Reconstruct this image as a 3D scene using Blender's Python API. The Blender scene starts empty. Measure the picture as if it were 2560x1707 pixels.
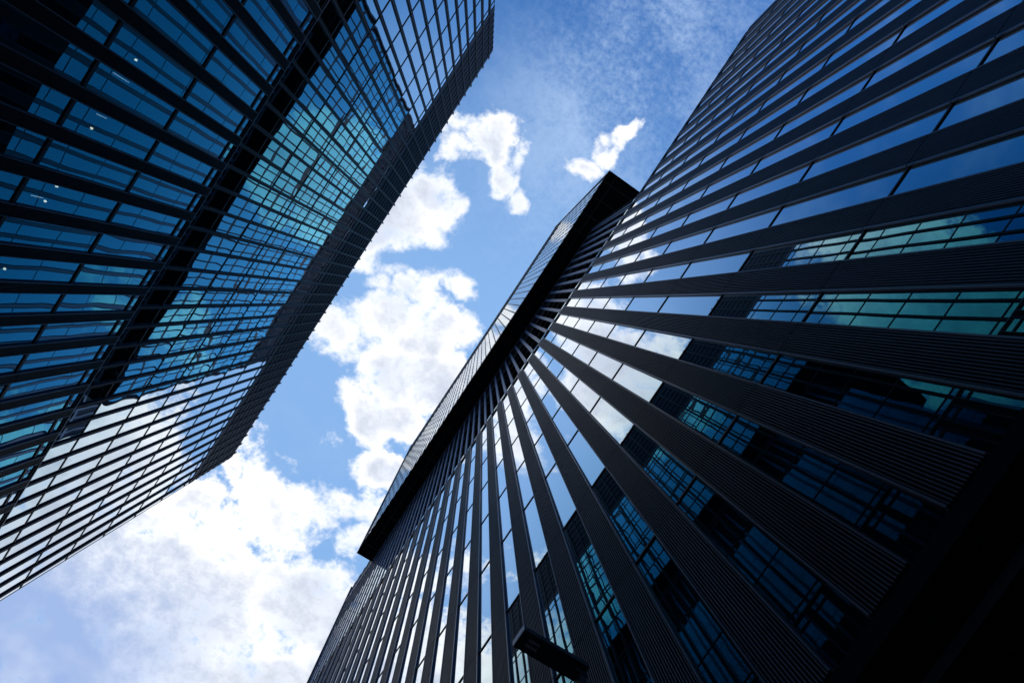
import bpy, math, random
from mathutils import Matrix, Vector
random.seed(7)
S = bpy.context.scene
C = S.collection
# ---------------------------------------------------------------- frame of reference
# x points from the street to the tower on the right, v runs along the facades (world y = -v),
# z is up, the camera's eye is the origin, the pavement lies 1.6 m below it.
RX, RY, RZ = 0.0867, -0.0604, -0.0105
F = 1173.13
def mm(a, b): return [[sum(a[i][k]*b[k][j] for k in range(3)) for j in range(3)] for i in range(3)]
cx, sx, cy, sy, cz, sz = math.cos(RX), math.sin(RX), math.cos(RY), math.sin(RY), math.cos(RZ), math.sin(RZ)
R = mm(mm([[1,0,0],[0,cx,-sx],[0,sx,cx]], [[cy,0,sy],[0,1,0],[-sy,0,cy]]), [[cz,-sz,0],[sz,cz,0],[0,0,1]])
A0 = math.radians(55.8)
Bm = [[math.sin(A0), math.cos(A0), 0], [math.cos(A0), -math.sin(A0), 0], [0,0,1]]
MW = mm(mm(R, Bm), [[1,0,0],[0,-1,0],[0,0,1]])
def proj(x, v, z):
    p = (x, -v, z); c = [sum(MW[i][k]*p[k] for k in range(3)) for i in range(3)]
    if c[2] < .05: return None
    return 1280+F*c[0]/c[2], 853.5+F*c[1]/c[2]
def area(x, v0, v1, z0, z1):
    q = [proj(x, a, b) for a, b in ((v0,z0),(v1,z0),(v1,z1),(v0,z1))]
    if any(p is None for p in q): return 0
    q = [(min(max(p[0],0),2560), min(max(p[1],0),1707)) for p in q]
    return abs(sum(q[i][0]*q[(i+1)%4][1]-q[(i+1)%4][0]*q[i][1] for i in range(4)))/2
cam = bpy.data.cameras.new('camera'); co = bpy.data.objects.new('camera', cam); C.objects.link(co)
m = Matrix(((MW[0][0], -MW[1][0], -MW[2][0]), (MW[0][1], -MW[1][1], -MW[2][1]), (MW[0][2], -MW[1][2], -MW[2][2])))
co.matrix_world = m.to_4x4()
cam.sensor_width = 36; cam.lens = 36*F/2560; cam.clip_start = .05; cam.clip_end = 5000
S.camera = co
# ---------------------------------------------------------------- materials
def nt(name):
    mt = bpy.data.materials.new(name); mt.use_nodes = True
    return mt, mt.node_tree.nodes, mt.node_tree.links, mt.node_tree.nodes['Principled BSDF']
def metal(name, col, rough=.4, met=.0, var=.25, streak=True, scale=1.5, spec=.5):
    mt, N, L, b = nt(name); b.inputs['Specular IOR Level'].default_value = spec
    tc = N.new('ShaderNodeTexCoord'); mp = N.new('ShaderNodeMapping'); mp.inputs['Scale'].default_value = (scale, scale, scale*.15 if streak else scale)
    oi = N.new('ShaderNodeObjectInfo')
    ad = N.new('ShaderNodeVectorMath'); ad.operation = 'ADD'
    geo = N.new('ShaderNodeNewGeometry')
    L.new(geo.outputs['Position'], ad.inputs[0]); L.new(oi.outputs['Random'], ad.inputs[1]); L.new(ad.outputs[0], mp.inputs['Vector'])
    no = N.new('ShaderNodeTexNoise'); no.inputs['Detail'].default_value = 5; no.inputs['Scale'].default_value = 1.3
    L.new(mp.outputs[0], no.inputs['Vector'])
    mr = N.new('ShaderNodeMapRange'); mr.inputs['From Min'].default_value = .3; mr.inputs['From Max'].default_value = .7
    mr.inputs['To Min'].default_value = 1-var; mr.inputs['To Max'].default_value = 1+var
    L.new(no.outputs['Fac'], mr.inputs['Value'])
    vm = N.new('ShaderNodeVectorMath'); vm.operation = 'SCALE'; vm.inputs[0].default_value = col
    L.new(mr.outputs[0], vm.inputs['Scale']); L.new(vm.outputs[0], b.inputs['Base Color'])
    mr2 = N.new('ShaderNodeMapRange'); mr2.inputs['To Min'].default_value = rough-.08; mr2.inputs['To Max'].default_value = rough+.1
    L.new(no.outputs['Fac'], mr2.inputs['Value']); L.new(mr2.outputs[0], b.inputs['Roughness'])
    b.inputs['Metallic'].default_value = met
    return mt
def glass(name, refl, f0, t0, t1, trans, wave=1.0):
    mt, N, L, b = nt(name); N.remove(b)
    out = N['Material Output']
    def math_(op, a, b_=None, c=None):
        n = N.new('ShaderNodeMath'); n.operation = op
        for i, q in enumerate((a, b_, c)):
            if q is None: continue
            if isinstance(q, (int, float)): n.inputs[i].default_value = q
            else: L.new(q, n.inputs[i])
        return n.outputs[0]
    uv = N.new('ShaderNodeUVMap'); sp = N.new('ShaderNodeSeparateXYZ'); L.new(uv.outputs[0], sp.inputs[0])
    oi = N.new('ShaderNodeObjectInfo')
    fu, fv = math_('FRACT', sp.outputs[0]), math_('FRACT', sp.outputs[1])
    iu, iv = math_('FLOOR', sp.outputs[0]), math_('FLOOR', sp.outputs[1])
    cu, cv = math_('MULTIPLY_ADD', fu, 2, -1), math_('MULTIPLY_ADD', fv, 2, -1)
    cb = N.new('ShaderNodeCombineXYZ'); L.new(iu, cb.inputs[0]); L.new(iv, cb.inputs[1]); L.new(math_('MULTIPLY', oi.outputs['Random'], 97.3), cb.inputs[2])
    wn = N.new('ShaderNodeTexWhiteNoise'); wn.noise_dimensions = '3D'; L.new(cb.outputs[0], wn.inputs['Vector'])
    ws = N.new('ShaderNodeSeparateXYZ'); L.new(wn.outputs['Color'], ws.inputs[0])
    # pillowed sheet, stronger towards its edges, with a slight tilt of its own and roller waves
    pu = math_('POWER', math_('ABSOLUTE', cu), 3.0); pv = math_('POWER', math_('ABSOLUTE', cv), 6.0)
    amp = math_('MULTIPLY_ADD', ws.outputs[0], .0016*wave, -.0004*wave)
    h1 = math_('MULTIPLY', math_('ADD', pu, math_('MULTIPLY', pv, 2.2)), amp)
    h2 = math_('MULTIPLY', cu, math_('MULTIPLY_ADD', ws.outputs[1], .0014*wave, -.0007*wave))
    h3 = math_('MULTIPLY', cv, math_('MULTIPLY_ADD', ws.outputs[2], .004*wave, -.002*wave))
    geo = N.new('ShaderNodeNewGeometry')
    av = N.new('ShaderNodeVectorMath'); av.operation = 'ADD'
    sv = N.new('ShaderNodeVectorMath'); sv.operation = 'SCALE'; sv.inputs['Scale'].default_value = 37; L.new(wn.outputs['Color'], sv.inputs[0])
    L.new(geo.outputs['Position'], av.inputs[0]); L.new(sv.outputs[0], av.inputs[1])
    no = N.new('ShaderNodeTexNoise'); no.inputs['Scale'].default_value = .55; no.inputs['Detail'].default_value = .5
    L.new(av.outputs[0], no.inputs['Vector'])
    h4 = math_('MULTIPLY', no.outputs['Fac'], .0042*wave)
    h = math_('ADD', math_('ADD', h1, h2), math_('ADD', h3, h4))
    bp = N.new('ShaderNodeBump'); bp.inputs['Strength'].default_value = 1; bp.inputs['Distance'].default_value = 1
    L.new(h, bp.inputs['Height'])
    gl = N.new('ShaderNodeBsdfGlossy'); gl.inputs['Roughness'].default_value = 0.0
    L.new(bp.outputs[0], gl.inputs['Normal'])
    lw = N.new('ShaderNodeLayerWeight'); lw.inputs['Blend'].default_value = .5
    gm = N.new('ShaderNodeMix'); gm.data_type = 'RGBA'; gm.inputs[6].default_value = (*refl, 1); gm.inputs[7].default_value = (.93, .97, 1, 1)
    sm = N.new('ShaderNodeMapRange'); sm.interpolation_type = 'SMOOTHSTEP'; sm.inputs['From Min'].default_value = t0; sm.inputs['From Max'].default_value = t1; L.new(lw.outputs['Facing'], sm.inputs['Value']); L.new(sm.outputs[0], gm.inputs[0]); L.new(gm.outputs[2], gl.inputs['Color'])
    tr = N.new('ShaderNodeBsdfTransparent'); tr.inputs['Color'].default_value = (*trans, 1)
    df = N.new('ShaderNodeBsdfDiffuse'); df.inputs['Color'].default_value = (.006, .012, .016, 1)
    mx0 = N.new('ShaderNodeMixShader'); mx0.inputs[0].default_value = .5; L.new(tr.outputs[0], mx0.inputs[1]); L.new(df.outputs[0], mx0.inputs[2])
    fm_ = N.new('ShaderNodeMapRange'); fm_.interpolation_type = 'SMOOTHSTEP'; fm_.inputs['From Min'].default_value = .24; fm_.inputs['From Max'].default_value = .84; fm_.inputs['To Min'].default_value = f0; fm_.inputs['To Max'].default_value = .97; L.new(lw.outputs['Facing'], fm_.inputs['Value']); fac = fm_.outputs[0]
    # faint dust film
    mx = N.new('ShaderNodeMixShader'); L.new(fac, mx.inputs[0]); L.new(mx0.outputs[0], mx.inputs[1]); L.new(gl.outputs[0], mx.inputs[2])
    L.new(mx.outputs[0], out.inputs['Surface'])
    return mt
def emit(name, col, st):
    mt, N, L, b = nt(name); b.inputs['Base Color'].default_value = (*col, 1)
    b.inputs['Emission Color'].default_value = (*col, 1); b.inputs['Emission Strength'].default_value = st
    return mt
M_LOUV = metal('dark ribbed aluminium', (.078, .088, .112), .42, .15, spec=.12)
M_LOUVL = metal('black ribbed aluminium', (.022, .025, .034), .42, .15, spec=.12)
M_EDGE = metal('dark frame aluminium', (.12, .13, .17), .32, .4, .15)
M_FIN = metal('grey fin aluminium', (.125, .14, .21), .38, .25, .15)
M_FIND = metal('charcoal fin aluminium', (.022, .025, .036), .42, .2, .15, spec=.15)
M_MULL = metal('black mullion', (.018, .020, .028), .4, .1, .15, spec=.25)
M_BACK = metal('black backing sheet', (.004, .005, .007), .8, 0, .2, spec=.1)
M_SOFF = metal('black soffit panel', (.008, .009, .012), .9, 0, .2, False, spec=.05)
M_PARA = metal('slate parapet sheet', (.026, .031, .046), .6, .05, .35, spec=.12)
M_CORE = metal('dark interior', (.010, .014, .018), .9, 0, .3, False, spec=.1)
M_LAMP = metal('black lamp paint', (.012, .013, .019), .5, 0, .1, False)
M_LEND = metal('pale lamp end cap', (.85, .83, .92), .45, .1, .1, False)
M_LED = metal('grey led lens', (.42, .42, .46), .35, 0, .1, False)
M_GLB = glass('deep blue glass', (.20, .66, .86), .42, .66, .95, (.30, .42, .48), .55)
M_GLR = glass('blue reflective glass', (.38, .84, .90), .19, .36, .74, (.30, .42, .48), .55)
M_GLL = glass('teal reflective glass', (.13, .68, .88), .36, .36, .70, (.30, .42, .48), 1.0)
M_ILIT = emit('warm downlight', (1, .86, .66), 6)
M_ILIN = emit('white tube light', (.8, .92, 1), 2)
# ---------------------------------------------------------------- mesh helpers
class MB:
    def __init__(s): s.v, s.f, s.uv, s.m, s.mat = [], [], [], [], 0
    def box(s, x0, x1, v0, v1, z0, z1):
        x0, x1 = min(x0,x1), max(x0,x1); y0, y1 = -max(v0,v1), -min(v0,v1); z0, z1 = min(z0,z1), max(z0,z1)
        b = len(s.v)
        s.v += [(x0,y0,z0),(x1,y0,z0),(x1,y1,z0),(x0,y1,z0),(x0,y0,z1),(x1,y0,z1),(x1,y1,z1),(x0,y1,z1)]
        for q in ((0,3,2,1),(4,5,6,7),(0,1,5,4),(1,2,6,5),(2,3,7,6),(3,0,4,7)):
            s.f.append(tuple(b+i for i in q)); s.m.append(s.mat); s.uv += [(0,0),(1,0),(1,1),(0,1)]
        return s
    def quad(s, x, out, v0, v1, z0, z1, iu=0, iv=0):
        b = len(s.v); p = [(x,-v0,z0),(x,-v1,z0),(x,-v1,z1),(x,-v0,z1)]; e = 1e-3
        u = [(iu+e,iv+e),(iu+1-e,iv+e),(iu+1-e,iv+1-e),(iu+e,iv+1-e)]
        # vertices run so that the face looks along +x or -x (out)
        if out > 0: p = p[::-1]; u = u[::-1]
        s.v += p; s.f.append((b,b+1,b+2,b+3)); s.uv += u
        return s
    def mesh(s, name, mat, bevel=0):
        me = bpy.data.meshes.new(name); me.from_pydata(s.v, [], s.f); me.materials.append(mat)
        if any(s.m): me.materials.append(M_BACK); me.polygons.foreach_set('material_index', s.m)
        l = me.uv_layers.new(name='UVMap')
        fl = [c for p in s.uv for c in p]; l.data.foreach_set('uv', fl); me.update()
        return me
def link(name, me, parent=None, loc=(0,0,0)):
    o = bpy.data.objects.new(name, me); C.objects.link(o); o.location = (loc[0], -loc[1], loc[2])
    if parent: o.parent = parent
    return o
def part(name, mb, mat, parent): return link(name, mb.mesh(name, mat), parent)
def tag(o, label, cat, group=None, kind=None):
    if label: o['label'] = label
    if cat: o['category'] = cat
    if group: o['group'] = group
    if kind: o['kind'] = kind
    return o
def root(name, label, cat):
    return tag(bpy.data.objects.new(name, None), label, cat) if False else _root(name, label, cat)
def _root(name, label, cat):
    o = bpy.data.objects.new(name, None); C.objects.link(o); return tag(o, label, cat)
# ---------------------------------------------------------------- facade kit
def win_frame(mb, x, out, v0, v1, z0, z1, tb, fd, sw):
    mb.box(x-out*.04, x+out*fd, v0, v1, z1-tb, z1)
    if sw:
        mb.box(x-out*.03, x+out*(fd*.7), v0, v0+sw, z0, z1-tb-.002)
        mb.box(x-out*.03, x+out*(fd*.7), v1-sw, v1, z0, z1-tb-.002)
def louver(mb, xg, out, v0, v1, z0, z1, depth, nrib):
    g = .012; z0 += g; z1 -= g
    e = .030
    mb.mat = 1
    mb.box(xg-out*.02, xg+out*(depth-.07), v0+e, v1-e, z0, z1)
    mb.mat = 0
    p = (v1-v0-2*e)/nrib
    for i in range(nrib):
        a = v0+e+p*(i+.27)
        mb.box(xg+out*(depth-.0695), xg+out*depth, a, a+p*.42, z0, z1)
def louver_edge(mb, xg, out, v0, v1, z0, z1, depth):
    g = .012; e = .028
    mb.box(xg-out*.02, xg+out*(depth+.012), v0, v0+e, z0+g, z1-g)
    mb.box(xg-out*.02, xg+out*(depth+.012), v1-e, v1, z0+g, z1-g)
def make_windows(bld, name, cells, xg, out, tb, fd, sw, glassmat, n=100):
    """cells: (v0, v1, z0, z1, iu, iv). The n that show largest become windows of their own."""
    cs = sorted(cells, key=lambda c: -area(xg, c[0], c[1], c[2], c[3])); cache = {}
    big, rest = cs[:n], cs[n:]
    for c in big:
        k = (round(c[1]-c[0],3), round(c[3]-c[2],3))
        if k not in cache:
            a = MB(); win_frame(a, 0, out, 0, k[0], 0, k[1], tb, fd, sw)
            b = MB(); b.quad(0, out, sw, k[0]-sw, 0, k[1]-tb)
            cache[k] = (a.mesh(name, M_MULL), b.mesh('pane', glassmat))
        w = link(name, cache[k][0], bld, (xg, c[0], c[2])); link('pane', cache[k][1], w)
    if rest:
        a = MB(); b = MB()
        for c in rest:
            win_frame(a, xg, out, c[0], c[1], c[2], c[3], tb, fd, sw)
            b.quad(xg, out, c[0]+sw, c[1]-sw, c[2], c[3]-tb, c[4], c[5])
        w = part(name, a, M_MULL, bld); w['kind'] = 'stuff'
        p = part('pane', b, glassmat, w); p['kind'] = 'stuff'
def make_louvers(bld, cells, xg, out, depth, nrib, lm, n=100):
    cs = sorted(cells, key=lambda c: -area(xg, c[0], c[1], c[2], c[3])); cache = {}
    for c in cs[:n]:
        k = (round(c[1]-c[0],3), round(c[3]-c[2],3))
        if k not in cache:
            a = MB(); louver(a, 0, out, 0, k[0], 0, k[1], depth, nrib)
            b = MB(); louver_edge(b, 0, out, 0, k[0], 0, k[1], depth)
            cache[k] = (a.mesh('louver_panel', lm), b.mesh('edge_trim', M_EDGE))
        w = link('louver_panel', cache[k][0], bld, (xg, c[0], c[2])); link('edge_trim', cache[k][1], w)
    a, b = MB(), MB()
    for c in cs[n:]:
        louver(a, xg, out, c[0], c[1], c[2], c[3], depth, nrib); louver_edge(b, xg, out, c[0], c[1], c[2], c[3], depth)
    w = part('louver_panel', a, lm, bld); w['kind'] = 'stuff'
    e = part('edge_trim', b, M_EDGE, w); e['kind'] = 'stuff'
def fin_mesh(out, w, d, h, mat, lip=.03):
    mb = MB()      # a channel: web with two raised lips
    mb.box(0, out*(d-.03), -w/2, w/2, 0, h)
    mb.box(out*(d-.031), out*d, -w/2, -w/2+lip, 0, h)
    mb.box(out*(d-.031), out*d, w/2-lip, w/2, 0, h)
    return mb.mesh('fin', mat)
def frange(a, b, st):
    r = []
    while a < b: r.append(a); a += st
    return r
GROUND = -1.6
# ================================================================ tower on the right
bR = _root('office_tower', 'dark tower with wide ribbed louver bands and a black-bottomed box overhanging its recessed middle', 'building')
bR.location = (5.52, 0, GROUND)
def rp(o): return o
RVN, RVP = -55.5, 28.45           # ends of the lower block
XR, XN, XB = 5.64, 8.45, 5.60     # glass planes: lower block, recessed middle, box
Z0, ZT, ZS = 4.76, 37.03, 77.19
zl = [Z0] + [9.19+4*i for i in range(7)] + [ZT]
vj = [5.436+1.5*j for j in range(-45, 20)]
vj = [v for v in vj if v-.75 > RVN and v+.75 < RVP+.8]
cw, cl = [], []
for i, v in enumerate(vj):
    for k in range(len(zl)-1):
        cw.append((v-.75, v, zl[k], zl[k+1], i, k)); cl.append((v, v+.75, zl[k], zl[k+1]+(.45 if k == len(zl)-2 else 0), i, k))
make_windows(bR, 'window', cw, XR, -1, .042, .03, .022, M_GLR)
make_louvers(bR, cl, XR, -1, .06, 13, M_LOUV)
# parapet cap, slabs, core, ends and the entrance soffit
V0, V1 = vj[0]-.75, vj[-1]+.75
part('coping', MB().box(XR-.048, XR+.6, V0-.1, V1+.1, ZT-.30, ZT+.46), M_BACK, bR)
part('terrace', MB().box(XR+.602, 30, V0-.1, V1+.1, ZT-.4, ZT-.05), M_CORE, bR)
mb = MB()
for z in zl[1:-1]: mb.box(XR+.06, XR+3.0, V0, V1, z-.35, z-.02)
part('floor_slab', mb, M_CORE, bR)
part('core', MB().box(XR+3.002, 29.9, V0+.02, V1-.02, Z0+.02, ZT-.42), M_CORE, bR)
part('end_wall', MB().box(XR-.10, 30, V1+.002, V1+.3, Z0, ZT), M_LOUV, bR); part('end_wall', MB().box(XR-.10, 30, V0-.3, V0-.002, Z0, ZT), M_LOUV, bR)
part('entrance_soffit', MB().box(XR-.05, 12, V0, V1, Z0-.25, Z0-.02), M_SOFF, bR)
part('soffit_channel', MB().box(XR+.62, XR+.70, V0+.1, V1-.1, Z0-.31, Z0-.252), M_EDGE, bR)
mb = MB()
for v in frange(V0+1, V1-1, 9.0): mb.box(XR+1.6, XR+2.2, v, v+.6, GROUND, Z0-.252)
part('column', mb, M_SOFF, bR)
lobby = part('lobby_wall', MB().box(11.0, 11.3, V0, V1, GROUND, Z0-.252), M_CORE, bR)
mb = MB()
for i, v in enumerate(frange(V0+.5, V1-3, 3.0)): mb.quad(10.99, -1, v+.05, v+2.9, GROUND+.1, Z0-.5, i, 0)
part('lobby_glazing', mb, M_GLR, bR)
# recessed middle
NV0, NV1 = -55.4, 19.35
vn = [5.62+1.5*j for j in range(-45, 12)]; vn = [v for v in vn if NV0 < v < NV1]
znl = [ZT-.04] + [41.19+4*i for i in range(9)] + [ZS-.55]
cn = []
for i, v in enumerate(vn):
    for k in range(len(znl)-1):
        if znl[k] < 69: cn.append((v+.20, v+1.30, znl[k], znl[k+1], i, k))
make_windows(bR, 'recessed_window', cn, XN, -1, .06, .015, .02, M_GLB)
mb = MB()
for v in vn:
    mb.mat = 1; mb.box(XN+.02, XN+.05, v+.16, v+1.34, 69.19, ZS-.55); mb.mat = 0
    z = 69.25
    while z < ZS-.7: mb.box(XN-.02, XN+.019, v+.16, v+1.34, z, z+.05); z += .33
part('vent_screen', mb, M_MULL, bR)
fm = fin_mesh(-1, .40, .08, ZS-ZT-.02, M_FIN)
for v in vn: link('fin', fm, bR, (XN, v, ZT+.01))
part('head_beam', MB().box(XN-.10, XN+.3, NV0, NV1-.02, ZS-.548, ZS-.01), M_FIN, bR)
mb = MB()
for z in znl[1:-1]: mb.box(XN+.06, XN+3, NV0, NV1, z-.35, z-.02)
part('floor_slab', mb, M_CORE, bR)
part('core', MB().box(XN+3.002, 26, NV0, NV1, ZT, ZS-.02), M_CORE, bR)
part('end_wall', MB().box(XN-.2, 27, NV1-.15, NV1+.1, ZT, ZS-.012), M_LOUV, bR); part('end_wall', MB().box(XN-.2, 27, NV0-.3, NV0-.002, ZT, 81.2), M_LOUV, bR)
# glass box on top
BV0, BV1 = -47.2, 28.9
ZG, ZR = 121.2, 136.0
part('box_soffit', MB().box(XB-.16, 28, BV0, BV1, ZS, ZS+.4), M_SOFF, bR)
mb = MB()
for v in frange(BV0+2.2, BV1-.5, 3.0): mb.box(XB-.1, 27.5, v, v+.03, ZS-.014, ZS-.001)
for x in (XB+1.4,): mb.box(x, x+.03, BV0+.2, BV1-.2, ZS-.028, ZS-.015)
part('joint_strip', mb, M_EDGE, bR)
# the stair block that carries on beside the box
mb = MB(); mb.box(XN, 26, NV0, BV0-.3, ZS+.01, 81.2)
part('side_block', mb, M_PARA, bR)
fs = fin_mesh(-1, .40, .08, 81.3-ZS, M_FIN)
for v in vn:
    if v < BV0-.3: link('fin', fs, bR, (XN, v, ZS+.01))
vb = [4.22+1.5*j for j in range(-45, 20)]; vb = [v for v in vb if BV0+.2 < v < BV1-.2]
zbl = [ZS+.402] + [81.19+4*i for i in range(10)] + [ZG]
cb = []
for i, v in enumerate(vb[:-1]):
    for k in range(len(zbl)-1): cb.append((v+.09, v+1.41, zbl[k], zbl[k+1], i, k))
make_windows(bR, 'upper_window', cb, XB, -1, .55, .010, .03, M_GLB)
fb = fin_mesh(-1, .13, .05, ZR-ZS-.2, M_FIND)
for v in vb: link('slim_fin', fb, bR, (XB, v, ZS+.402))
mb = MB(); mb.box(XB+.01, XB+.5, BV0+.01, BV1-.01, ZG+.002, ZR)
for i in range(24): mb.box(XB-.04, XB+.02, BV0+.02, BV1-.02, ZG+.1+i*.6, ZG+.4+i*.6)
part('parapet', mb, M_PARA, bR)
part('core', MB().box(XB+2.5, 27.9, BV0+.3, BV1-.3, ZS+.41, ZR-2), M_CORE, bR)
mb = MB()
for z in zbl[1:-1]: mb.box(XB+.06, XB+2.45, BV0+.3, BV1-.3, z-.35, z-.02)
part('floor_slab', mb, M_CORE, bR)
for e, sgn in ((BV1, 1), (BV0, -1)):
    mb = MB(); mb.box(XB-.14, 28, e, e-sgn*.28, ZS+.41, ZR+.1)
    for i in range(15): mb.box(XB+.3+i*1.5, XB+.46+i*1.5, e-sgn*.01, e+sgn*.14, ZS+.3, ZR)
    part('end_wall', mb, M_FIND, bR)
# ================================================================ tower on the left
bL = _root('glass_tower', 'blue glass tower with slim fins above narrow louver bands, its glass mirroring the other tower', 'building')
bL.location = (-14.64, 0, GROUND)
XLL, XLU = -14.76, -17.72
LZT = 25.42
zll = [4.91, 8.91, 12.91, 16.91, 20.91, 24.91, LZT]
vl = [7.078+1.5*j for j in range(-45, 20)]; vl = [v for v in vl if -50 < v < 31]
cw, cl = [], []
for i, v in enumerate(vl):
    for k in range(len(zll)-1):
        cw.append((v-1.0, v, zll[k], zll[k+1], i, k))
    for k in range(len(zll)-2):
        cl.append((v, v+.5, zll[k], zll[k+1] if k < len(zll)-3 else LZT, i, k))
make_windows(bL, 'window', cw, XLL, 1, .13, .05, .02, M_GLL)
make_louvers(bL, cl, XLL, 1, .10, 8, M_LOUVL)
W0, W1 = vl[0]-1.0, vl[-1]+.5
part('coping', MB().box(XLL-.6, XLL+.10, W0, W1, LZT+.002, LZT+.06), M_EDGE, bL)
part('terrace', MB().box(-40, XLL-.602, W0, W1, LZT-.4, LZT-.05), M_CORE, bL)
mb = MB()
for z in zll[1:-1]: mb.box(XLL-4.0, XLL-.06, W0, W1, z-.35, z-.02)
part('floor_slab', mb, M_CORE, bL)
part('core', MB().box(-39.9, XLL-4.002, W0+.02, W1-.02, 4.93, LZT-.42), M_CORE, bL)
part('end_wall', MB().box(-40, XLL+.1, W1+.002, W1+.3, 4.91, LZT), M_LOUV, bL); part('end_wall', MB().box(-40, XLL+.1, W0-.3, W0-.002, 4.91, LZT), M_LOUV, bL)
part('entrance_soffit', MB().box(-24, XLL+.05, W0, W1, 4.65, 4.89), M_SOFF, bL)
part('lobby_wall', MB().box(-23.6, -23.3, W0, W1, GROUND, 4.648), M_CORE, bL)
mb = MB()
for v in frange(W0+1, W1-1, 9.0): mb.box(XLL-2.4, XLL-1.8, v, v+.6, GROUND, 4.648)
part('column', mb, M_SOFF, bL)
# upper tower
UV0, UV1 = -38.5, 29.3
UG, UR = 57.9, 67.8
vu = [8.74+1.5*j for j in range(-45, 20)]; vu = [v for v in vu if UV0+.1 < v < UV1-.1]
zul = [24.91+4*i for i in range(9)] + [UG]
edges = [UV0]+vu+[UV1]
cu = []
for i in range(len(edges)-1):
    a, b = edges[i]+(.11 if i else .02), edges[i+1]-(.11 if i < len(edges)-2 else .02)
    if b-a < .15: continue
    for k in range(len(zul)-1): cu.append((a, b, zul[k], zul[k+1], i, k))
make_windows(bL, 'upper_window', cu, XLU, 1, .09, .045, .02, M_GLL)
fu = fin_mesh(1, .20, .13, UR+.35-LZT, M_FIND)
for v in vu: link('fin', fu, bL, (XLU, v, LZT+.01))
mb = MB(); mb.box(XLU-.4, XLU+.01, UV0, UV1, UG+.12, UR)
for i in range(8): mb.box(XLU-.02, XLU+.06, UV0+.01, UV1-.01, UG+.2+i*1.2, UG+.85+i*1.2)
part('parapet', mb, M_PARA, bL)
part('parapet_trim', MB().box(XLU-.05, XLU+.08, UV0, UV1, UG+.002, UG+.118), M_FIN, bL)
part('core', MB().box(-39, XLU-3.0, UV0+.3, UV1-.3, LZT, UR-1.5), M_CORE, bL)
mb = MB()
for z in zul[1:-1]: mb.box(XLU-2.95, XLU-.06, UV0+.3, UV1-.3, z-.35, z-.02)
part('floor_slab', mb, M_CORE, bL)
for e, sgn in ((UV1, 1), (UV0, -1)):
    mb = MB(); mb.box(-39.1, XLU-.05, e, e-sgn*.25, LZT, UG); mb.box(-39.1, XLU-.402, e-sgn*.001, e-sgn*.25, UG, UR)
    part('end_wall', mb, M_PARA, bL)
for o in [o for o in C.objects if o.parent in (bR, bL)]:
    o.location = Vector(o.location) - Vector(o.parent.location)
# ================================================================ street lamp
LZ = 6.4
def unp(px, py, z):
    c = ((px-1280)/F, (py-853.5)/F, 1.0)
    d = [sum(MW[k][i]*c[k] for k in range(3)) for i in range(3)]
    t = z/d[2]; return d[0]*t, -d[1]*t
a = unp(1311.4, 1572, LZ); b = unp(1282.4, 1614.2, LZ); e = unp(1464, 1655.8, LZ); g = unp(1434.9, 1698, LZ)
x0 = (a[0]+b[0])/2; vt, vb_ = a[1], b[1]; x1 = (e[0]+g[0])/2+.09
vm = (a[1]+b[1])/2; hw = abs(a[1]-b[1])/2
print('lamp', a, b, e, g)
lamp = _root('street_lamp', 'slim black street lamp with a flat rectangular head reaching out over the pavement', 'street lamp')
lamp.location = (x1-.07, -vm, GROUND)
def lpart(name, mb, mat, par=lamp):
    o = part(name, mb, mat, par); o.location = -Vector(lamp.location); return o
def tapered(mb, x0, x1, h0, h1, z0, z1, t):
    # flat head with slightly chamfered upper edges
    mb.box(x0, x1, vm-hw, vm+hw, z0, z1-t)
    mb.box(x0+.02, x1-.01, vm-hw+.02, vm+hw-.02, z1-t+.0005, z1)
mb = MB(); tapered(mb, x0+.006, x1, 0, 0, LZ, LZ+.105, .02)
mb.box(x0+.03, x1-.20, vm-hw+.02, vm+hw-.02, LZ-.006, LZ-.0005)
head = lpart('lamp_head', mb, M_LAMP)
o = part('end_cap', MB().box(x0-.004, x0+.0055, vm-hw, vm+hw, LZ-.001, LZ+.09), M_LEND, head)
mb = MB()
for r in (-.055, .03):
    for i in range(5):
        for j in range(3):
            xx = x0+.15+i*.038; vv = vm+r+j*.016
            mb.box(xx, xx+.024, vv, vv+.011, LZ-.012, LZ-.0065)
o = part('led_module', mb, M_LED, head)
mb = MB(); w = .062
mb.box(x1-.155, x1-.02, vm-w, vm+w, GROUND+.012, LZ-.0005)
lpart('pole', mb, M_LAMP)
lpart('pole_bracket', MB().box(x1-.21, x1-.001, vm-.075, vm+.075, LZ-.10, LZ-.007), M_LAMP)
mb = MB(); mb.box(x1-.27, x1+.09, vm-.18, vm+.18, GROUND, GROUND+.011)
for s1 in (-1, 1):
    for s2 in (-1, 1): mb.box(x1-.09+s1*.13-.015, x1-.09+s1*.13+.015, vm+s2*.13-.015, vm+s2*.13+.015, GROUND+.011, GROUND+.04)
lpart('base_plate', mb, M_MULL)
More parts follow.
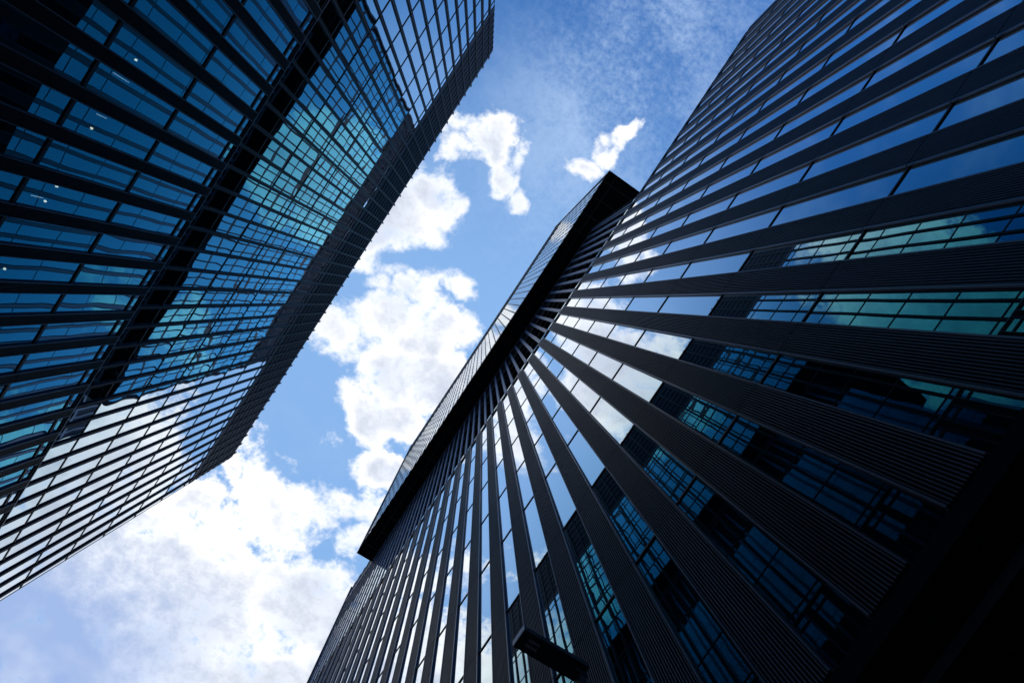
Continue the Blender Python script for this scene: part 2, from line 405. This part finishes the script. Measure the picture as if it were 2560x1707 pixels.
# ================================================================ lights inside the left tower
def inner_point(px, py, x):
    c = ((px-1280)/F, (py-853.5)/F, 1.0); d = [sum(MW[k][i]*c[k] for k in range(3)) for i in range(3)]
    t = x/d[0]; return d[0]*t, -d[1]*t, d[2]*t
LP = [(339, 150, 'd'), (228, 321, 'd'), (141, 466, 'd'), (112, 503, 'd'), (303, 195, 't'), (254, 291, 't'), (93, 492, 't'), (10, 672, 'd')]
where = ['uppermost in the photo', 'below the uppermost one', 'upper one of a close pair', 'lowest of the pair', 'longest, nearest the top', 'shorter, lower down', 'shortest, lowest', 'at the left edge of the photo']
for i, (px, py, k) in enumerate(LP):
    # find the ceiling just behind the glass
    p = inner_point(px, py, XLL-.9)
    zc = min([z for z in zll[1:-1] if z-.35 > p[2]-.6] or [p[2]+.4])-.37
    mb = MB()
    if k == 'd':
        n = 10; b0 = len(mb.v)
        for h in (0, .035):
            for q in range(n): mb.v.append((.045*math.cos(q*math.tau/n), .045*math.sin(q*math.tau/n), h))
        mb.f.append(tuple(range(n))[::-1]); mb.f.append(tuple(range(n, 2*n)))
        for q in range(n): mb.f.append((q, (q+1) % n, n+(q+1) % n, n+q))
        mb.uv = [(0, 0)]*sum(len(f) for f in mb.f)
        o = link('ceiling_light', mb.mesh('ceiling_light', M_ILIT), None, (p[0], p[1], p[2]))
        tag(o, 'small round lit ceiling light behind dark louvered windows, '+where[i], 'light', 'lit ceiling lights inside the left tower')
    else:
        L = .75 if i == 4 else .45
        mb.box(-.012, .012, -.012, .012, -L/2, L/2)
        o = link('tube_light', mb.mesh('tube_light', M_ILIN), None, p)
        tag(o, 'thin white lit tube light behind dark louvered windows, '+where[i], 'light', 'lit tube lights inside the left tower')
# ================================================================ ground
def pave(name, col, scale):
    mt, N, L, b = nt(name)
    tc = N.new('ShaderNodeNewGeometry'); br = N.new('ShaderNodeTexBrick'); br.inputs['Scale'].default_value = scale
    br.inputs['Color1'].default_value = (*col, 1); br.inputs['Color2'].default_value = (*[c*.8 for c in col], 1); br.inputs['Mortar'].default_value = (*[c*.4 for c in col], 1)
    br.inputs['Mortar Size'].default_value = .008; br.inputs['Brick Width'].default_value = .6; br.inputs['Row Height'].default_value = .3
    L.new(tc.outputs['Position'], br.inputs['Vector']); L.new(br.outputs['Color'], b.inputs['Base Color']); b.inputs['Roughness'].default_value = .7
    return mt
g1 = part('ground', MB().box(-900, 900, -900, 900, GROUND-.5, GROUND-.02), metal('asphalt', (.05, .05, .05), .85, 0, .3, False), None); g1['kind'] = 'structure'
g2 = part('pavement', MB().box(-24, 12, -70, 60, GROUND-.019, GROUND), pave('paving', (.13, .13, .13), 1.0), None); g2['kind'] = 'structure'
# ================================================================ sky, clouds and sun
SP, SQ = .35, -.12            # direction of the sun: x/z and v/z
sd = Vector((SP, -SQ, 1)).normalized()
elev = math.asin(sd.z); 
W = bpy.data.worlds.new('World'); S.world = W; W.use_nodes = True; W.cycles.sampling_method = 'MANUAL'; W.cycles.sample_map_resolution = 512
N, L = W.node_tree.nodes, W.node_tree.links
bg = N['Background']; bg.inputs['Strength'].default_value = .1
sky = N.new('ShaderNodeTexSky'); sky.sky_type = 'NISHITA'; sky.sun_disc = False
sky.sun_elevation = elev; sky.sun_rotation = math.atan2(sd.x, sd.y)
sky.air_density = 1.0; sky.dust_density = .6; sky.ozone_density = 2.5; sky.altitude = 50
def M_(op, a, b=None, c=None, clamp=False):
    n = N.new('ShaderNodeMath'); n.operation = op; n.use_clamp = clamp
    for i, q in enumerate((a, b, c)):
        if q is None: continue
        if isinstance(q, (int, float)): n.inputs[i].default_value = q
        else: L.new(q, n.inputs[i])
    return n.outputs[0]
def ss(x, a, b, lo=0., hi=1.):
    n = N.new('ShaderNodeMapRange'); n.interpolation_type = 'SMOOTHSTEP'
    for k, q in (('Value', x), ('From Min', a), ('From Max', b), ('To Min', lo), ('To Max', hi)):
        if isinstance(q, (int, float)): n.inputs[k].default_value = q
        else: L.new(q, n.inputs[k])
    return n.outputs[0]
def comb(x, y, z=0.):
    n = N.new('ShaderNodeCombineXYZ')
    for i, q in enumerate((x, y, z)):
        if isinstance(q, (int, float)): n.inputs[i].default_value = q
        else: L.new(q, n.inputs[i])
    return n.outputs[0]
def noise(vec, sc, det, rough=.5, dist=0., off=0.):
    n = N.new('ShaderNodeTexNoise'); n.noise_dimensions = '3D'
    n.inputs['Scale'].default_value = sc; n.inputs['Detail'].default_value = det; n.inputs['Roughness'].default_value = rough; n.inputs['Distortion'].default_value = dist
    a = N.new('ShaderNodeVectorMath'); a.operation = 'ADD'; a.inputs[1].default_value = (off, off*1.7, off*.3); L.new(vec, a.inputs[0]); L.new(a.outputs[0], n.inputs['Vector'])
    return n.outputs['Fac'], n.outputs['Color']
tc = N.new('ShaderNodeTexCoord'); sp = N.new('ShaderNodeSeparateXYZ'); L.new(tc.outputs['Generated'], sp.inputs[0])
zz = M_('MAXIMUM', sp.outputs[2], .06)
P = M_('DIVIDE', sp.outputs[0], zz); Q = M_('MULTIPLY', M_('DIVIDE', sp.outputs[1], zz), -1)
pq = comb(P, Q, 0)
_, wc = noise(pq, 9.0, 3, .55, 0, 3.1); ws = N.new('ShaderNodeSeparateXYZ'); L.new(wc, ws.inputs[0])
WP = M_('ADD', P, M_('MULTIPLY_ADD', ws.outputs[0], .15, -.075)); WQ = M_('ADD', Q, M_('MULTIPLY_ADD', ws.outputs[1], .15, -.075))
# cloud banks: centre, half sizes, turn, weight, all in cloud-plane units (metres per metre of height)
ZX, ZY = 1208.8, 751.6
ca, sa = math.sin(A0), math.cos(A0)
def from_view(px, py, rx, ry, w):   # where each bank stood over the street on the day, as an angle from the zenith
    px *= 1.0884; py *= 1.0884
    c = ((px-1280)/F, (py-853.5)/F, 1.0); d = [sum(MW[k][i]*c[k] for k in range(3)) for i in range(3)]
    return (d[0]/d[2], -d[1]/d[2], rx*1.0884/F, ry*1.0884/F, w)
BANKS = [from_view(*t) for t in (
    (1105, 320, 76, 66, 1.2), (1060, 350, 50, 40, .9), (1150, 400, 50, 54, 1.1), (1180, 460, 42, 40, 1.0), (1060, 300, 40, 36, .8), (1190, 350, 30, 40, .6),
    (985, 450, 78, 66, 1.25), (940, 520, 78, 62, 1.25), (1040, 490, 54, 60, 1.0), (900, 470, 60, 60, 1.2),
    (1440, 312, 56, 36, 1.0), (1350, 385, 48, 28, .85), (1400, 350, 46, 30, .8),
    (865, 645, 46, 42, .8), (1050, 625, 62, 46, 1.0), (960, 665, 60, 52, 1.1), (900, 720, 120, 64, 1.2), (800, 745, 50, 48, .9),
    (990, 760, 118, 100, 1.4), (930, 850, 130, 100, 1.4), (880, 960, 110, 90, 1.4), (990, 900, 120, 110, 1.3), (820, 960, 56, 60, .9),
    (870, 1070, 70, 60, 1.3), (780, 1140, 60, 44, .85), (850, 1160, 80, 60, 1.0), (730, 1165, 34, 40, .7), (800, 1230, 60, 60, 1.0),
    (525, 1085, 34, 44, .9), (455, 1150, 60, 56, 1.1), (400, 1200, 76, 50, 1.0), (350, 1250, 86, 56, .9),
    (700, 1400, 190, 150, 1.5), (560, 1330, 150, 90, 1.1), (760, 1560, 150, 170, 1.5), (420, 1420, 190, 100, 1.1), (250, 1330, 160, 80, .95),
    (140, 1420, 190, 90, .55), (300, 1530, 210, 90, .60), (620, 1560, 220, 110, 1.4))]
ZB = [ # banks hidden behind the towers in this view, seen only in their glass (x/z, v/z)
    (-.36, .03, .28, .14, 1.8), (.85, .55, .40, .22, 1.5), (-.24, -.24, .12, .09, 1.0), (-.22, .14, .09, .07, .7), (-.20, -.50, .14, .12, .9), (-.55, -.42, .16, .10, .7),
    (-.35, -.95, .55, .34, 1.6), (.75, -.95, .62, .55, 2.4), (-.12, -.62, .14, .16, 1.0), (.55, -.14, .28, .12, .8), (.50, .22, .16, .07, .6),
    (0, -1.5, 1.6, .45, 1.0), (-1.5, -.6, .5, .4, .9), (1.6, -.2, .5, .4, .9), (1.3, 1.0, .5, .35, .7)]
tot = None
for k, (a_, b_, ra, rb, w_) in enumerate(BANKS+ZB):
    if k < len(BANKS):   # banks read off the view are turned back by the street's bearing
        dp, dq = M_('SUBTRACT', WP, a_), M_('SUBTRACT', WQ, b_)
        u = M_('MULTIPLY_ADD', dp, ca/ra, M_('MULTIPLY', dq, sa/ra))
        v = M_('MULTIPLY_ADD', dp, sa/rb, M_('MULTIPLY', dq, -ca/rb))
    else:
        u = M_('MULTIPLY_ADD', WP, 1/ra, -a_/ra); v = M_('MULTIPLY_ADD', WQ, 1/rb, -b_/rb)
    g_ = M_('MULTIPLY', M_('MULTIPLY_ADD', u, u, M_('MULTIPLY', v, v)), -w_)
    g_ = M_('ADD', g_, w_)
    tot = g_ if tot is None else M_('MAXIMUM', tot, g_)
for t in ((670, 985, 80, 110, 1.5), (650, 800, 60, 90, 1.2), (1130, 590, 60, 40, .9), (950, 592, 110, 20, 1.1), (1085, 400, 26, 60, .5)):
    a_, b_, ra, rb, w_ = from_view(*t)
    dp, dq = M_('SUBTRACT', P, a_), M_('SUBTRACT', Q, b_)
    u = M_('MULTIPLY_ADD', dp, ca/ra, M_('MULTIPLY', dq, sa/ra)); v = M_('MULTIPLY_ADD', dp, sa/rb, M_('MULTIPLY', dq, -ca/rb))
    tot = M_('SUBTRACT', tot, M_('MULTIPLY', M_('EXPONENT', M_('MULTIPLY', M_('MULTIPLY_ADD', u, u, M_('MULTIPLY', v, v)), -1.0)), w_))
tot = M_('MAXIMUM', tot, -1.2)
f1, _ = noise(pq, 13, 7, .68, 0, 9.4)
f2, _ = noise(pq, 5.0, 3, .6, 0, 21.)
f3, _ = noise(pq, 70, 4, .7, 0, 5.)
f4, _ = noise(pq, 2.2, 1, .5, .0, 41.)
det = M_('ADD', M_('MULTIPLY_ADD', f1, 3.4, -1.75), M_('MULTIPLY_ADD', f3, .5, -.25))
dens = M_('ADD', M_('MINIMUM', tot, 1.0), det)
cl = ss(dens, -.04, M_('MULTIPLY_ADD', f4, 1.3, .22))
# high thin veil
vband = M_('EXPONENT', M_('MULTIPLY', M_('ADD', M_('POWER', M_('ABSOLUTE', M_('MULTIPLY', M_('SUBTRACT', P, .0), 5.0)), 2.0), M_('POWER', M_('ABSOLUTE', M_('MULTIPLY', M_('SUBTRACT', Q, .58), 2.6)), 2.0)), -1))
vt = M_('ADD', ss(M_('ADD', M_('MULTIPLY', f2, .7), M_('MULTIPLY', f3, .3)), .36, .66, .25, 1.0), M_('MULTIPLY_ADD', f3, .7, -.35))
veil = M_('ADD', M_('MULTIPLY', M_('MULTIPLY', vband, vt), .62), M_('MULTIPLY', ss(f2, .45, .8), .12), clamp=True)
# colours
def mix(fac, a, b):
    n = N.new('ShaderNodeMix'); n.data_type = 'RGBA'
    if isinstance(fac, (int, float)): n.inputs[0].default_value = fac
    else: L.new(fac, n.inputs[0])
    for i, q in ((6, a), (7, b)):
        if isinstance(q, tuple): n.inputs[i].default_value = (*q, 1)
        else: L.new(q, n.inputs[i])
    return n.outputs[2]
tint = N.new('ShaderNodeMix'); tint.data_type = 'RGBA'; tint.blend_type = 'MULTIPLY'; tint.inputs[0].default_value = 1
L.new(sky.outputs[0], tint.inputs[6]); tint.inputs[7].default_value = (.24, .86, 1.50, 1)
# air glow around the sun and cloud field
lift = ss(Q, .72, -.05)
base = mix(M_('MULTIPLY', lift, .85), tint.outputs[2], (2.9, 5.2, 9.0))
base = mix(veil, base, (5.4, 7.3, 10.2))
# thick parts of a cloud are greyer underneath
thick = ss(M_('ADD', M_('MINIMUM', tot, 1.2), M_('MULTIPLY_ADD', f1, 1.3, M_('MULTIPLY', f2, 1.1))), 1.8, 2.75)
ccol = mix(thick, (12.4, 12.5, 12.7), (7.4, 8.1, 9.6))
shade = N.new('ShaderNodeVectorMath'); shade.operation = 'SCALE'; L.new(ccol, shade.inputs[0]); L.new(ss(M_('ADD', f1, M_('MULTIPLY', f3, .4)), .42, .88, 1.06, .88), shade.inputs['Scale']); ccol = shade.outputs[0]
low = M_('MULTIPLY', ss(M_('MULTIPLY_ADD', f1, -.35, Q), -.92, -1.30), ss(P, .05, -.30))
ccol = mix(M_('MULTIPLY', low, M_('MULTIPLY_ADD', f2, 1.2, .30), clamp=True), ccol, (3.6, 5.0, 8.3))
final = mix(cl, base, ccol)
L.new(final, bg.inputs['Color'])
sun = bpy.data.lights.new('sun', 'SUN'); sun.energy = 3.0; sun.angle = math.radians(.53); sun.color = (1, .95, .88)
so = bpy.data.objects.new('sun', sun); C.objects.link(so)
so.rotation_euler = sd.to_track_quat('Z', 'Y').to_euler(); so.location = (0, 0, 200)
# ---------------------------------------------------------------- render settings
S.render.engine = 'CYCLES'
S.cycles.max_bounces = 10; S.cycles.glossy_bounces = 7; S.cycles.transparent_max_bounces = 12; S.cycles.diffuse_bounces = 3
S.cycles.sample_clamp_indirect = 6
S.view_settings.view_transform = 'Standard'; S.view_settings.look = 'None'
S.view_settings.exposure = 0; S.view_settings.gamma = 1
